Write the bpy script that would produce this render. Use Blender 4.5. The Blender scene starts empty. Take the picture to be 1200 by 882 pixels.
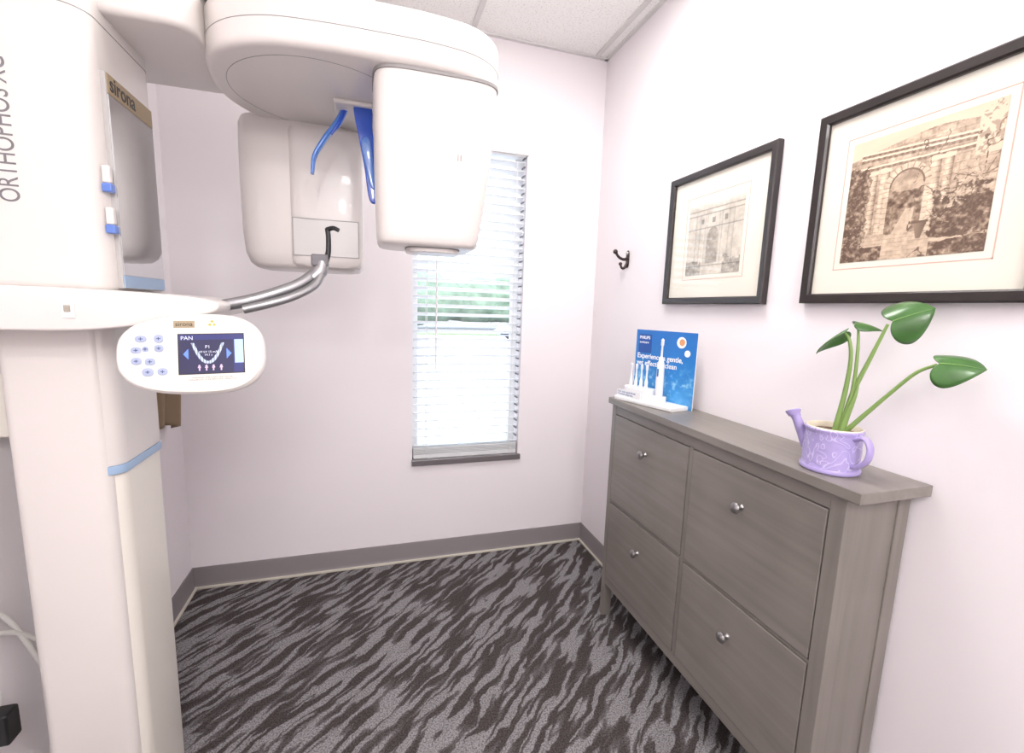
import bpy, bmesh, math, random
import numpy as np
from mathutils import Matrix, Vector, noise as mnoise
random.seed(4)
S=bpy.context.scene
S.view_settings.view_transform='Standard'
S.view_settings.look='None'
S.view_settings.exposure=0.0

# ---------------------------------------------------------------- helpers
def lin(h):
    if isinstance(h,str):
        h=h.lstrip('#'); c=[int(h[i:i+2],16)/255 for i in (0,2,4)]
    else: c=[v/255 for v in h]
    return tuple((v/12.92 if v<=.04045 else ((v+.055)/1.055)**2.4) for v in c)+(1.0,)
def mat(name,col,rough=.5,metal=0.0,coat=0.0,spec=.5,emit=None,estr=0,noise=0.0,nscale=40,bump=0.0,bscale=200):
    m=bpy.data.materials.new(name); m.use_nodes=True
    nt=m.node_tree; b=nt.nodes['Principled BSDF']
    c=lin(col)
    b.inputs['Base Color'].default_value=c; b.inputs['Roughness'].default_value=rough
    b.inputs['Metallic'].default_value=metal; b.inputs['Coat Weight'].default_value=coat
    b.inputs['Coat Roughness'].default_value=.03
    b.inputs['Specular IOR Level'].default_value=spec
    if emit: b.inputs['Emission Color'].default_value=lin(emit); b.inputs['Emission Strength'].default_value=estr
    if noise>0 or bump>0:
        tc=nt.nodes.new('ShaderNodeTexCoord')
    if noise>0:
        n=nt.nodes.new('ShaderNodeTexNoise'); n.inputs['Scale'].default_value=nscale; n.inputs['Detail'].default_value=4
        nt.links.new(tc.outputs['Object'],n.inputs['Vector'])
        r=nt.nodes.new('ShaderNodeValToRGB')
        r.color_ramp.elements[0].position=.3; r.color_ramp.elements[1].position=.7
        r.color_ramp.elements[0].color=tuple(v*(1-noise) for v in c[:3])+(1,)
        r.color_ramp.elements[1].color=tuple(min(1,v*(1+noise)) for v in c[:3])+(1,)
        nt.links.new(n.outputs['Fac'],r.inputs['Fac']); nt.links.new(r.outputs['Color'],b.inputs['Base Color'])
    if bump>0:
        n2=nt.nodes.new('ShaderNodeTexNoise'); n2.inputs['Scale'].default_value=bscale; n2.inputs['Detail'].default_value=3
        nt.links.new(tc.outputs['Object'],n2.inputs['Vector'])
        bp=nt.nodes.new('ShaderNodeBump'); bp.inputs['Strength'].default_value=bump; bp.inputs['Distance'].default_value=.002
        nt.links.new(n2.outputs['Fac'],bp.inputs['Height']); nt.links.new(bp.outputs['Normal'],b.inputs['Normal'])
    return m
def link(ob,parent=None):
    S.collection.objects.link(ob)
    if parent is not None: ob.parent=parent
    return ob
def empty(name,loc=(0,0,0)):
    e=bpy.data.objects.new(name,None); e.empty_display_size=.1; S.collection.objects.link(e); return e
def obj(name,verts,faces,m,parent=None,smooth=True,angle=35,bevel=0,seg=3):
    me=bpy.data.meshes.new(name); me.from_pydata([tuple(v) for v in verts],[],[tuple(f) for f in faces])
    bm=bmesh.new(); bm.from_mesh(me); bmesh.ops.recalc_face_normals(bm,faces=bm.faces); bm.to_mesh(me); bm.free()
    if m is not None: me.materials.append(m)
    if smooth:
        me.shade_smooth()
        if not bevel: me.set_sharp_from_angle(angle=math.radians(angle))
    ob=bpy.data.objects.new(name,me); link(ob,parent)
    if bevel:
        md=ob.modifiers.new('bevel','BEVEL'); md.width=bevel; md.segments=seg; md.limit_method='ANGLE'; md.angle_limit=math.radians(30); md.harden_normals=True
    return ob
BF=[(0,3,2,1),(4,5,6,7),(0,1,5,4),(1,2,6,5),(2,3,7,6),(3,0,4,7)]
def bv(lo,hi):
    (a,b,c),(d,e,f)=lo,hi
    return [(a,b,c),(d,b,c),(d,e,c),(a,e,c),(a,b,f),(d,b,f),(d,e,f),(a,e,f)]
def box(name,lo,hi,m,parent=None,bevel=0,seg=3):
    return obj(name,bv(lo,hi),BF,m,parent,smooth=bevel>0,bevel=bevel,seg=seg)
def boxes(name,lst,m,parent=None,bevel=0,M=None):
    V=[];F=[]
    for lo,hi in lst:
        k=len(V); V+=bv(lo,hi); F+=[tuple(i+k for i in f) for f in BF]
    if M is not None: V=[M@Vector(v) for v in V]
    return obj(name,V,F,m,parent,smooth=bevel>0,bevel=bevel)
def loft(name,loops,m,parent=None,angle=35,cap=True):
    n=len(loops[0]); V=[p for l in loops for p in l]; F=[]
    for i in range(len(loops)-1):
        for j in range(n):
            a=i*n+j; b=i*n+(j+1)%n; F.append((a,b,b+n,a+n))
    if cap: F.append(tuple(range(n-1,-1,-1))); F.append(tuple((len(loops)-1)*n+j for j in range(n)))
    return obj(name,V,F,m,parent,angle=angle)
def sup(cx,cy,hx,hy,e=2.0,N=64):
    o=[]
    for i in range(N):
        t=2*math.pi*i/N; c,s=math.cos(t),math.sin(t)
        o.append((cx+hx*math.copysign(abs(c)**(2/e),c),cy+hy*math.copysign(abs(s)**(2/e),s)))
    return o
def catclosed(P,k=8):
    n=len(P); o=[]
    for i in range(n):
        p0,p1,p2,p3=[np.array(P[(i+j-1)%n],float) for j in range(4)]
        for s in range(k):
            t=s/k
            o.append(tuple(.5*((2*p1)+(-p0+p2)*t+(2*p0-5*p1+4*p2-p3)*t*t+(-p0+3*p1-3*p2+p3)*t**3)))
    return o
def catopen(P,k=8):
    P=[np.array(p,float) for p in P]; P=[2*P[0]-P[1]]+P+[2*P[-1]-P[-2]]; o=[]
    for i in range(1,len(P)-2):
        p0,p1,p2,p3=P[i-1:i+3]
        for s in range(k):
            t=s/k; o.append(.5*((2*p1)+(-p0+p2)*t+(2*p0-5*p1+4*p2-p3)*t*t+(-p0+3*p1-3*p2+p3)*t**3))
    o.append(P[-2]); return o
def offs(P,d):
    n=len(P); o=[]
    A=sum(P[i][0]*P[(i+1)%n][1]-P[(i+1)%n][0]*P[i][1] for i in range(n)); sg=1 if A>0 else -1
    for i in range(n):
        a=np.array(P[i-1]);b=np.array(P[(i+1)%n]); t=b-a; t=t/(np.linalg.norm(t)+1e-9)
        o.append((P[i][0]-sg*t[1]*d*1.0, P[i][1]+sg*t[0]*d))
    return o
def slabo(name,P,z0,z1,m,parent=None,r=.01,seg=5,fn=None):
    """extruded outline with rounded edges; fn maps (x,y,z)->world"""
    loops=[]
    prof=[]
    for i in range(seg+1):
        a=math.pi/2*i/seg; prof.append((r*(1-math.sin(a)),z0+r*(1-math.cos(a))))
    for i in range(seg,-1,-1):
        a=math.pi/2*i/seg; prof.append((r*(1-math.sin(a)),z1-r*(1-math.cos(a))))
    for ins,z in prof:
        Q=offs(P,ins) if ins>1e-7 else P
        loops.append([(fn(x,y,z) if fn else (x,y,z)) for x,y in Q])
    return loft(name,loops,m,parent,angle=50)
def sweep(name,pts,r,m,parent=None,N=16,k=8,flat=None):
    P=catopen(pts,k) if k>1 else [np.array(p,float) for p in pts]
    n=len(P)
    if not hasattr(r,'__len__'): R=[r]*n
    else: R=[float(np.interp(i/(n-1),np.linspace(0,1,len(r)),r)) for i in range(n)]
    loops=[]; up=None
    for i in range(n):
        t=Vector(P[min(i+1,n-1)]-P[max(i-1,0)]).normalized()
        if up is None:
            up=Vector((0,0,1)) if abs(t.z)<.9 else Vector((1,0,0))
        up=(up-t*up.dot(t)).normalized(); s=t.cross(up)
        fl=flat if flat else 1
        loops.append([tuple(Vector(P[i])+up*R[i]*math.cos(2*math.pi*j/N)+s*R[i]*fl*math.sin(2*math.pi*j/N)) for j in range(N)])
    return loft(name,loops,m,parent,angle=60)
def lathe(name,prof,M,m,parent=None,N=40):
    loops=[[tuple(M@Vector((r*math.cos(2*math.pi*j/N),r*math.sin(2*math.pi*j/N),z))) for j in range(N)] for r,z in prof]
    return loft(name,loops,m,parent,angle=40)
def fr(o,x,y,z):
    M=Matrix.Identity(4)
    for i,c in enumerate((x,y,z,o)):
        for j in range(3): M[j][i]=c[j]
    return M
def text(name,body,size,M,m,parent=None,ext=.0003,align='LEFT',bold=0):
    c=bpy.data.curves.new(name,'FONT'); c.body=body; c.size=size; c.extrude=ext; c.align_x=align; c.offset=bold
    tmp=bpy.data.objects.new('tmp_text',c); S.collection.objects.link(tmp)
    dg=bpy.context.evaluated_depsgraph_get(); me=bpy.data.meshes.new_from_object(tmp.evaluated_get(dg))
    bpy.data.objects.remove(tmp); me.transform(M); me.materials.clear(); me.materials.append(m)
    return link(bpy.data.objects.new(name,me),parent)
def paint(name,w,h,nx,ny,fn,M,m,parent=None):
    u,v=np.meshgrid(np.linspace(0,1,nx),np.linspace(0,1,ny))
    rgb=fn(u,v)
    V=[M@Vector((a*w,b*h,0)) for a,b in zip(u.ravel(),v.ravel())]
    F=[(j*nx+i,j*nx+i+1,(j+1)*nx+i+1,(j+1)*nx+i) for j in range(ny-1) for i in range(nx-1)]
    me=bpy.data.meshes.new(name); me.from_pydata([tuple(p) for p in V],[],F)
    at=me.color_attributes.new('paint','FLOAT_COLOR','POINT')
    c=np.clip(rgb.reshape(-1,3),0,1); c=np.where(c<=.04045,c/12.92,((c+.055)/1.055)**2.4)
    at.data.foreach_set('color',np.concatenate([c,np.ones((len(c),1))],1).astype(np.float32).ravel())
    me.materials.append(m); return link(bpy.data.objects.new(name,me),parent)
def paintmat(name,rough=.6,coat=0,emit=0):
    m=mat(name,'ffffff',rough,coat=coat); nt=m.node_tree
    a=nt.nodes.new('ShaderNodeAttribute'); a.attribute_name='paint'
    nt.links.new(a.outputs['Color'],nt.nodes['Principled BSDF'].inputs['Base Color'])
    if emit:
        nt.links.new(a.outputs['Color'],nt.nodes['Principled BSDF'].inputs['Emission Color']); nt.nodes['Principled BSDF'].inputs['Emission Strength'].default_value=emit
    return m
def vnoise(u,v,s,seed=0,oct=4):
    out=np.zeros_like(u); amp=1; tot=0
    rng=np.random.RandomState(seed)
    for o in range(oct):
        g=rng.rand(64,64); x=u*s; y=v*s
        xi=np.floor(x).astype(int); yi=np.floor(y).astype(int); fx=x-xi; fy=y-yi
        fx=fx*fx*(3-2*fx); fy=fy*fy*(3-2*fy)
        A=g[yi%64,xi%64];B=g[yi%64,(xi+1)%64];C=g[(yi+1)%64,xi%64];Dd=g[(yi+1)%64,(xi+1)%64]
        out+=amp*((A*(1-fx)+B*fx)*(1-fy)+(C*(1-fx)+Dd*fx)*fy); tot+=amp; amp*=.55; s*=2.1
    return out/tot
def mixc(a,b,t): return a*(1-t[...,None])+np.array(b)*t[...,None]

# ---------------------------------------------------------------- camera
f,p,y,r,H=534.7924,.1463,.3032,.0324,1.3723
R=Matrix.Rotation(-y,3,'Z')@Matrix.Rotation(math.pi/2-p,3,'X')@Matrix.Rotation(r,3,'Z')
cd=bpy.data.cameras.new('camera'); cam=bpy.data.objects.new('camera',cd); S.collection.objects.link(cam)
cd.sensor_fit='HORIZONTAL'; cd.sensor_width=36; cd.lens=f*36/1200; cd.clip_start=.02; cd.clip_end=500
M=R.to_4x4(); M.translation=(0,0,H); cam.matrix_world=M; S.camera=cam

XR,XL,D,HC,YB=1.2107,-.826,2.3677,2.6844,-1.8
# ---------------------------------------------------------------- room materials
m_wall=mat('wall_paint',(239,233,236),.75)
m_base=mat('vinyl_baseboard',(134,127,129),.45)
m_cream=mat('cream_edge',(205,198,186),.6)
def ceiling_mat():
    m=mat('ceiling_tile',(240,238,235),.9); nt=m.node_tree; b=nt.nodes['Principled BSDF']
    tc=nt.nodes.new('ShaderNodeTexCoord'); n=nt.nodes.new('ShaderNodeTexNoise'); n.inputs['Scale'].default_value=130; n.inputs['Detail'].default_value=3
    r_=nt.nodes.new('ShaderNodeValToRGB'); r_.color_ramp.elements[0].position=.34; r_.color_ramp.elements[0].color=lin((228,225,222)); r_.color_ramp.elements[1].position=.45; r_.color_ramp.elements[1].color=lin((251,250,248))
    nt.links.new(tc.outputs['Object'],n.inputs['Vector']); nt.links.new(n.outputs['Fac'],r_.inputs['Fac']); nt.links.new(r_.outputs['Color'],b.inputs['Base Color'])
    return m
def carpet_mat():
    m=bpy.data.materials.new('wavy_carpet'); m.use_nodes=True; nt=m.node_tree; N=nt.nodes; L=nt.links; b=N['Principled BSDF']
    b.inputs['Roughness'].default_value=.95; b.inputs['Specular IOR Level'].default_value=.1
    tc=N.new('ShaderNodeTexCoord')
    rot=N.new('ShaderNodeMapping'); rot.inputs['Rotation'].default_value=(0,0,math.radians(-42)); L.new(tc.outputs['Object'],rot.inputs['Vector'])
    def warp(src,scale,amt,det=2):
        wn=N.new('ShaderNodeTexNoise'); wn.inputs['Scale'].default_value=scale; wn.inputs['Detail'].default_value=det; L.new(rot.outputs[0],wn.inputs['Vector'])
        ws=N.new('ShaderNodeVectorMath'); ws.operation='SUBTRACT'; L.new(wn.outputs['Color'],ws.inputs[0]); ws.inputs[1].default_value=(.5,.5,.5)
        wm=N.new('ShaderNodeVectorMath'); wm.operation='SCALE'; L.new(ws.outputs[0],wm.inputs[0]); wm.inputs['Scale'].default_value=amt
        wa=N.new('ShaderNodeVectorMath'); wa.operation='ADD'; L.new(src,wa.inputs[0]); L.new(wm.outputs[0],wa.inputs[1]); return wa.outputs[0]
    a1=warp(rot.outputs[0],7,.06); a2=warp(a1,36,.018,3)
    def nz(sx,sy,off,rt=0):
        mp=N.new('ShaderNodeMapping'); mp.inputs['Scale'].default_value=(sx,sy,1); mp.inputs['Location'].default_value=(off,off*.7,0); mp.inputs['Rotation'].default_value=(0,0,rt); L.new(a2,mp.inputs['Vector'])
        n=N.new('ShaderNodeTexNoise'); n.inputs['Scale'].default_value=1; n.inputs['Detail'].default_value=0.6; n.inputs['Roughness'].default_value=.4; L.new(mp.outputs[0],n.inputs['Vector'])
        return n.outputs['Fac']
    def rng(src,a,b_,c,d):
        mr=N.new('ShaderNodeMapRange'); mr.inputs['From Min'].default_value=a; mr.inputs['From Max'].default_value=b_; mr.inputs['To Min'].default_value=c; mr.inputs['To Max'].default_value=d; L.new(src,mr.inputs['Value']); return mr.outputs['Result']
    nA=nz(4.6,33,0); nB=nz(5.4,38,7.3,.05)
    sA=rng(nA,.545,.585,0,1); hA=rng(nA,.47,.56,0,.30); sB=rng(nB,.575,.61,0,.9)
    mx=N.new('ShaderNodeMath'); mx.operation='MAXIMUM'; L.new(sA,mx.inputs[0]); L.new(sB,mx.inputs[1])
    hm=N.new('ShaderNodeMath'); hm.operation='MAXIMUM'; L.new(mx.outputs[0],hm.inputs[0]); L.new(hA,hm.inputs[1])
    fn=N.new('ShaderNodeTexNoise'); fn.inputs['Scale'].default_value=190; fn.inputs['Detail'].default_value=2; L.new(tc.outputs['Object'],fn.inputs['Vector'])
    fr_=rng(fn.outputs['Fac'],.38,.58,.35,1)
    mu=N.new('ShaderNodeMath'); mu.operation='MULTIPLY'; L.new(hm.outputs[0],mu.inputs[0]); L.new(fr_,mu.inputs[1])
    base=N.new('ShaderNodeValToRGB'); base.color_ramp.elements[0].position=.35; base.color_ramp.elements[0].color=lin((54,49,49)); base.color_ramp.elements[1].position=.68; base.color_ramp.elements[1].color=lin((86,79,78)); L.new(fn.outputs['Fac'],base.inputs['Fac'])
    mix=N.new('ShaderNodeMix'); mix.data_type='RGBA'; L.new(mu.outputs[0],mix.inputs['Factor']); L.new(base.outputs[0],mix.inputs['A']); mix.inputs['B'].default_value=lin((148,145,147))
    L.new(mix.outputs['Result'],b.inputs['Base Color'])
    bp=N.new('ShaderNodeBump'); bp.inputs['Strength'].default_value=.5; bp.inputs['Distance'].default_value=.003; L.new(fn.outputs['Fac'],bp.inputs['Height']); L.new(bp.outputs[0],b.inputs['Normal'])
    return m
T=.14
box('floor',(XL-T,YB-T,-.1),(XR+T,D+T,0),carpet_mat())
box('wall_left',(XL-T,YB,0),(XL,D,HC),m_wall)
box('wall_right',(XR,YB,0),(XR+T,D,HC),m_wall)
box('wall_front',(XL-T,YB-T,0),(XR+T,YB,HC),m_wall)
WX0,WX1,WZ0,WZ1=.203,.787,.565,2.20
boxes('wall_back',[((XL-T,D,0),(WX0,D+T,HC)),((WX1,D,0),(XR+T,D+T,HC)),((WX0,D,0),(WX1,D+T,WZ0)),((WX0,D,WZ1),(WX1,D+T,HC))],m_wall)
box('ceiling',(XL-T,YB-T,HC),(XR+T,D+T,HC+.1),ceiling_mat())
m_grid=mat('ceiling_grid_paint',(222,220,218),.5)
gl=[]
for gx in (-.83+.0,-.172,.485,1.142):
    gl.append(((gx-.012,YB,HC-.006),(gx+.012,D,HC+.001)))
for gy in (-1.2,-.6,0.05,.66,1.27):
    gl.append(((XL,gy-.012,HC-.005),(XR,gy+.012,HC+.001)))
gl+= [((XL,D-.02,HC-.008),(XR,D,HC+.001)),((XR-.02,YB,HC-.008),(XR,D,HC+.001)),((XL,YB,HC-.008),(XL+.02,D,HC+.001))]
boxes('trim_ceiling_grid',gl,m_grid)
def baseboard(name,a,b,nrm):
    # cove profile extruded a->b, nrm into room
    prof=[(0,0),(.016,0),(.014,.004),(.009,.012),(.006,.022),(.006,.099),(.004,.104),(0,.104)]
    n=Vector(nrm); loops=[]
    for q in (a,b):
        loops.append([tuple(Vector(q)+n*(d+.0002)+Vector((0,0,z))) for d,z in prof])
    o=obj(name,loops[0]+loops[1],[(i,(i+1)%8,(i+1)%8+8,i+8) for i in range(8)]+[tuple(range(8)),tuple(range(15,7,-1))],m_base,angle=25)
    V=[]
    for q in (a,b):
        V+=[tuple(Vector(q)+n*d+Vector((0,0,z))) for d,z in ((.014,.0005),(.021,.0005),(.021,.009),(.012,.010))]
    obj('edge_strip',V,[(0,1,5,4),(1,2,6,5),(2,3,7,6),(3,0,4,7),(0,1,2,3),(4,5,6,7)],m_cream,o,smooth=False)
    return o
baseboard('baseboard_back',(XL,D,0),(XR,D,0),(0,-1,0))
baseboard('baseboard_right',(XR,YB,0),(XR,D,0),(-1,0,0))
baseboard('baseboard_left',(XL,YB,0),(XL,D,0),(1,0,0))

# ---------------------------------------------------------------- window + blinds
m_white=mat('white_vinyl',(238,238,238),.35)
m_sill=mat('grey_sill',(112,107,109),.2,coat=.4)
win=empty('window_1')
m_glass=bpy.data.materials.new('window_glass'); m_glass.use_nodes=True; nt=m_glass.node_tree; nt.nodes.clear()
o_=nt.nodes.new('ShaderNodeOutputMaterial'); mx=nt.nodes.new('ShaderNodeMixShader'); t_=nt.nodes.new('ShaderNodeBsdfTransparent'); g_=nt.nodes.new('ShaderNodeBsdfGlossy'); g_.inputs['Roughness'].default_value=.02; mx.inputs[0].default_value=.04
nt.links.new(t_.outputs[0],mx.inputs[1]); nt.links.new(g_.outputs[0],mx.inputs[2]); nt.links.new(mx.outputs[0],o_.inputs[0])
box('glass_pane',(WX0+.03,D+.105,WZ0+.03),(WX1-.03,D+.109,WZ1-.03),m_glass,win)
boxes('sash_frame',[((WX0,D+.09,WZ0),(WX0+.035,D+.125,WZ1)),((WX1-.035,D+.09,WZ0),(WX1,D+.125,WZ1)),((WX0,D+.09,WZ0),(WX1,D+.125,WZ0+.035)),((WX0,D+.09,WZ1-.035),(WX1,D+.125,WZ1))],m_white,win)
box('sill',(WX0-.004,D-.018,WZ0-.028),(WX1+.012,D+.09,WZ0+.002),m_sill,win,bevel=.003)
bl=empty('window_blind')
m_slat=mat('blind_slat_white',(252,252,252),.4)
nt=m_slat.node_tree; pb=nt.nodes['Principled BSDF']; ou=nt.nodes['Material Output']
tl=nt.nodes.new('ShaderNodeBsdfTranslucent'); tl.inputs['Color'].default_value=(.97,.98,1,1); ms=nt.nodes.new('ShaderNodeMixShader'); ms.inputs[0].default_value=.35
nt.links.new(pb.outputs[0],ms.inputs[1]); nt.links.new(tl.outputs[0],ms.inputs[2]); nt.links.new(ms.outputs[0],ou.inputs['Surface'])
m_val=mat('valance_white',(246,245,245),.4)
box('valance',(WX0+.002,D-.012,WZ1-.045),(WX1+.010,D+.004,WZ1+.025),m_val,bl,bevel=.003)
box('headrail',(WX0+.006,D+.004,WZ1-.05),(WX1-.006,D+.06,WZ1-.003),m_val,bl)
V=[];F=[]
z=WZ0+.075; tilt=math.radians(-18)
while z<WZ1-.06:
    k=len(V)
    for sx in (WX0+.008,WX1-.008):
        for (a,b) in ((-.025,-.0014),(-.0125,.0012),(0,.002),(.0125,.0012),(.025,-.0014),(.025,-.004),(0,-.0008),(-.025,-.004)):
            V.append((sx,D+.034+a*math.cos(tilt)-b*math.sin(tilt),z+a*math.sin(tilt)+b*math.cos(tilt)))
    for i in range(8): F.append((k+i,k+(i+1)%8,k+8+(i+1)%8,k+8+i))
    F.append(tuple(k+i for i in range(8))); F.append(tuple(k+15-i for i in range(8)))
    z+=.0435
obj('slats',V,F,m_slat,bl,angle=50)
stack=[((WX0+.008,D+.010,WZ0+.004),(WX1-.008,D+.058,WZ0+.026))]+[((WX0+.008,D+.010,WZ0+.030+i*.007),(WX1-.008,D+.058,WZ0+.0335+i*.007)) for i in range(5)]
boxes('bottom_rail_and_stack',stack,m_slat,bl)
m_cord=mat('blind_cord',(225,225,225),.6)
cords=[]
for cx in (WX0+.075,WX1-.05):
    for cy in (D+.007,D+.0605):
        cords.append(((cx-.0012,cy-.0008,WZ0+.02),(cx+.0012,cy+.0008,WZ1-.05)))
boxes('ladder_cords',cords,m_cord,bl)
m_hole=mat('end_clip_grey',(120,122,128),.7)
boxes('end_clips',[((WX1-.012,D+.012,WZ0+.10+i*.0435),(WX1-.006,D+.056,WZ0+.107+i*.0435)) for i in range(35)],m_hole,bl)
sweep('tilt_wand',[(WX0+.12,D+.002,WZ1-.05),(WX0+.122,D-.002,1.5),(WX0+.12,D-.001,1.05)],.004,m_white,bl,N=8)

# ---------------------------------------------------------------- outdoors
m_asph=mat('asphalt',(170,172,180),.9,noise=.12,nscale=2)
box('parking_lot',(-60,D+.3,-.35),(60,60,-.25),m_asph)
m_line=mat('parking_paint',(215,214,206),.8)
boxes('parking_lines',[((x-.06,8,-.249),(x+.06,13,-.245)) for x in np.arange(-12,16,2.7)],m_line)
m_grass=mat('grass',(140,162,122),.9,noise=.3,nscale=3)
boxes('grass_strip',[((-60,27,-.249),(60,31,-.2))],m_grass)
m_leafy=mat('tree_foliage',(128,148,130),.9,noise=.3,nscale=1.5)
V=[];F=[]
for i in range(34):
    bm=bmesh.new(); bmesh.ops.create_icosphere(bm,subdivisions=3,radius=1)
    cx=-22+i*1.9+random.uniform(-.6,.6); cy=34+random.uniform(-.5,1.5); s=random.uniform(1.9,2.7); k=len(V)
    for v in bm.verts:
        q=v.co*(1+.28*mnoise.noise(v.co*2.3+Vector((i*3.1,0,0))))
        V.append((cx+q.x*s*1.2,cy+q.y*s*.7,max(-.248,1.9+q.z*s*.8)))
    F+=[tuple(k+v.index for v in fc.verts) for fc in bm.faces]; bm.free()
obj('tree_line',V,F,m_leafy,angle=60)
m_bld=mat('pale_stucco',(196,194,192),.8); m_win=mat('dark_glazing',(110,120,132),.2)
b0=box('office_building',(4,42,-.249),(24,50,5.4),m_bld)
boxes('glazing',[((5+i*2.4,41.95,.8),(6.6+i*2.4,42,2.6)) for i in range(8)],m_win,b0)
# parked car
car=empty('parked_car')
m_car=mat('silver_car_paint',(205,208,212),.25,metal=.3,coat=.6); m_tyre=mat('tyre_rubber',(60,60,62),.8)
prof=[(-2.1,.25),(-2.15,.6),(-1.9,.75),(-1.1,.85),(-.55,1.3),(.75,1.36),(1.45,.95),(2.05,.85),(2.15,.5),(2.1,.25)]
CX,CY=8.6,23
slabo('body',catclosed(prof,4),-.8,.8,m_car,car,r=.12,fn=lambda x,yy,z:(CX+x,CY+z,-.25+yy))
slabo('side_windows',[(-.95,.88),(-.5,1.24),(.7,1.29),(1.2,.93)],-.815,.815,m_win,car,r=.01,fn=lambda x,yy,z:(CX+x,CY+z,-.25+yy))
for i,(a,s) in enumerate(((-1.35,-.72),(1.35,-.72),(-1.35,.72),(1.35,.72))):
    lathe('wheel_%d'%(i+1),[(.01,-.1),(.3,-.1),(.33,-.07),(.33,.07),(.3,.1),(.01,.1)],fr((CX+a,CY+s,.082),(1,0,0),(0,0,1),(0,-1,0)),m_tyre,car,N=24)
sl=bpy.data.lights.new('sun','SUN'); sl.energy=2.0; sl.angle=.02; sl.color=(1,.98,.95)
so_=bpy.data.objects.new('sun',sl); so_.rotation_euler=(math.radians(38),0,math.radians(-12)); link(so_)

# ---------------------------------------------------------------- added ceiling fill lights, out of view
m_diff=mat('fill_diffuser',(250,250,250),.5,emit=(255,250,244),estr=4)
for i,(lx,ly,pw) in enumerate(((.62,1.30,17),(.155,-1.0,20))):  # unseen panels added to spread light over walls and cabinet
    e=empty('added_fill_panel')
    box('diffuser',(lx-.28,ly-.26,HC-.012),(lx+.28,ly+.26,HC-.0085),m_diff,e)
    boxes('fill_panel_frame',[((lx-.31,ly-.29,HC-.02),(lx-.28,ly+.29,HC-.0085)),((lx+.28,ly-.29,HC-.02),(lx+.31,ly+.29,HC-.0085)),((lx-.31,ly-.29,HC-.02),(lx+.31,ly-.26,HC-.0085)),((lx-.31,ly+.26,HC-.02),(lx+.31,ly+.29,HC-.0085))],m_white,e)
    ld=bpy.data.lights.new('panel_fill_light','AREA'); ld.shape='RECTANGLE'; ld.size=.54; ld.size_y=.50; ld.energy=pw; ld.color=(1,.985,.965)
    lo=bpy.data.objects.new('panel_fill_light',ld); lo.location=(lx,ly,HC-.03); link(lo,e)
for lx,ly,pw in ((.45,-.95,23),(-.10,-1.05,22)):  # unseen pendants added to brighten the back wall and ceiling
    e=empty('added_fill_pendant')
    lathe('stem',[(.008,0),(.008,.33),(.04,.335),(.045,.35),(.001,.351)],Matrix.Translation((lx,ly,HC-.352)),m_white,e,N=20)
    lathe('canopy',[(.02,0),(.06,.012),(.05,.03),(.01,.04)],Matrix.Translation((lx,ly,HC-.38)),m_white,e,N=20)
    ld=bpy.data.lights.new('pendant_fill_light','POINT'); ld.shadow_soft_size=.11; ld.energy=pw; ld.color=(1,.985,.965)
    lo=bpy.data.objects.new('pendant_fill_light',ld); lo.location=(lx,ly,HC-.49); link(lo,e)
w=bpy.data.worlds.new('sky'); S.world=w; w.use_nodes=True; bg=w.node_tree.nodes['Background']; bg.inputs[0].default_value=(.80,.90,1,1); bg.inputs[1].default_value=3.4

# ---------------------------------------------------------------- storage cabinet
def wood_mat(name,axis):
    m=bpy.data.materials.new(name); m.use_nodes=True; nt=m.node_tree; N=nt.nodes; L=nt.links; b=N['Principled BSDF']
    b.inputs['Roughness'].default_value=.38
    tc=N.new('ShaderNodeTexCoord'); mp=N.new('ShaderNodeMapping'); sc=[38,38,38]; sc[axis]=2.2; mp.inputs['Scale'].default_value=sc
    L.new(tc.outputs['Object'],mp.inputs['Vector'])
    n=N.new('ShaderNodeTexNoise'); n.inputs['Scale'].default_value=1; n.inputs['Detail'].default_value=5; n.inputs['Distortion'].default_value=.5; L.new(mp.outputs[0],n.inputs['Vector'])
    n2=N.new('ShaderNodeTexNoise'); n2.inputs['Scale'].default_value=4; n2.inputs['Detail'].default_value=2; L.new(tc.outputs['Object'],n2.inputs['Vector'])
    ad=N.new('ShaderNodeMath'); ad.operation='ADD'; L.new(n.outputs['Fac'],ad.inputs[0]); L.new(n2.outputs['Fac'],ad.inputs[1])
    rp=N.new('ShaderNodeValToRGB')
    hf=N.new('ShaderNodeMath'); hf.operation='MULTIPLY'; hf.inputs[1].default_value=.5; L.new(ad.outputs[0],hf.inputs[0]); L.new(hf.outputs[0],rp.inputs['Fac'])
    rp.color_ramp.elements[0].position=.34; rp.color_ramp.elements[0].color=lin((119,113,107)); rp.color_ramp.elements[1].position=.68; rp.color_ramp.elements[1].color=lin((140,133,127))
    L.new(rp.outputs[0],b.inputs['Base Color'])
    return m
mw_y=wood_mat('grey_stained_wood',1); mw_z=wood_mat('grey_stained_wood_vertical',2)
m_gap=mat('shadow_gap_wood',(62,57,55),.8)
cab=empty('storage_cabinet')
FX=.998
box('top_slab',(.986,.655,.984),(1.208,1.735,1.010),mw_y,cab,bevel=.002)
box('carcass',(FX+.012,.705,.165),(1.198,1.70,.984),m_gap,cab)
boxes('legs',[((FX,.690,0),(FX+.04,.727,.984)),((FX,1.690,0),(FX+.04,1.717,.984)),((1.165,.690,0),(1.203,.727,.984)),((1.165,1.690,0),(1.203,1.717,.984))],mw_z,cab,bevel=.0015)
boxes('side_panels',[((FX+.038,.694,.16),(1.168,.712,.984)),((FX+.038,1.695,.16),(1.168,1.713,.984))],mw_z,cab)
boxes('rails',[((FX+.002,.727,.944),(FX+.02,1.69,.984)),((FX+.002,.727,.160),(FX+.02,1.69,.196))],mw_y,cab,bevel=.001)
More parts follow.
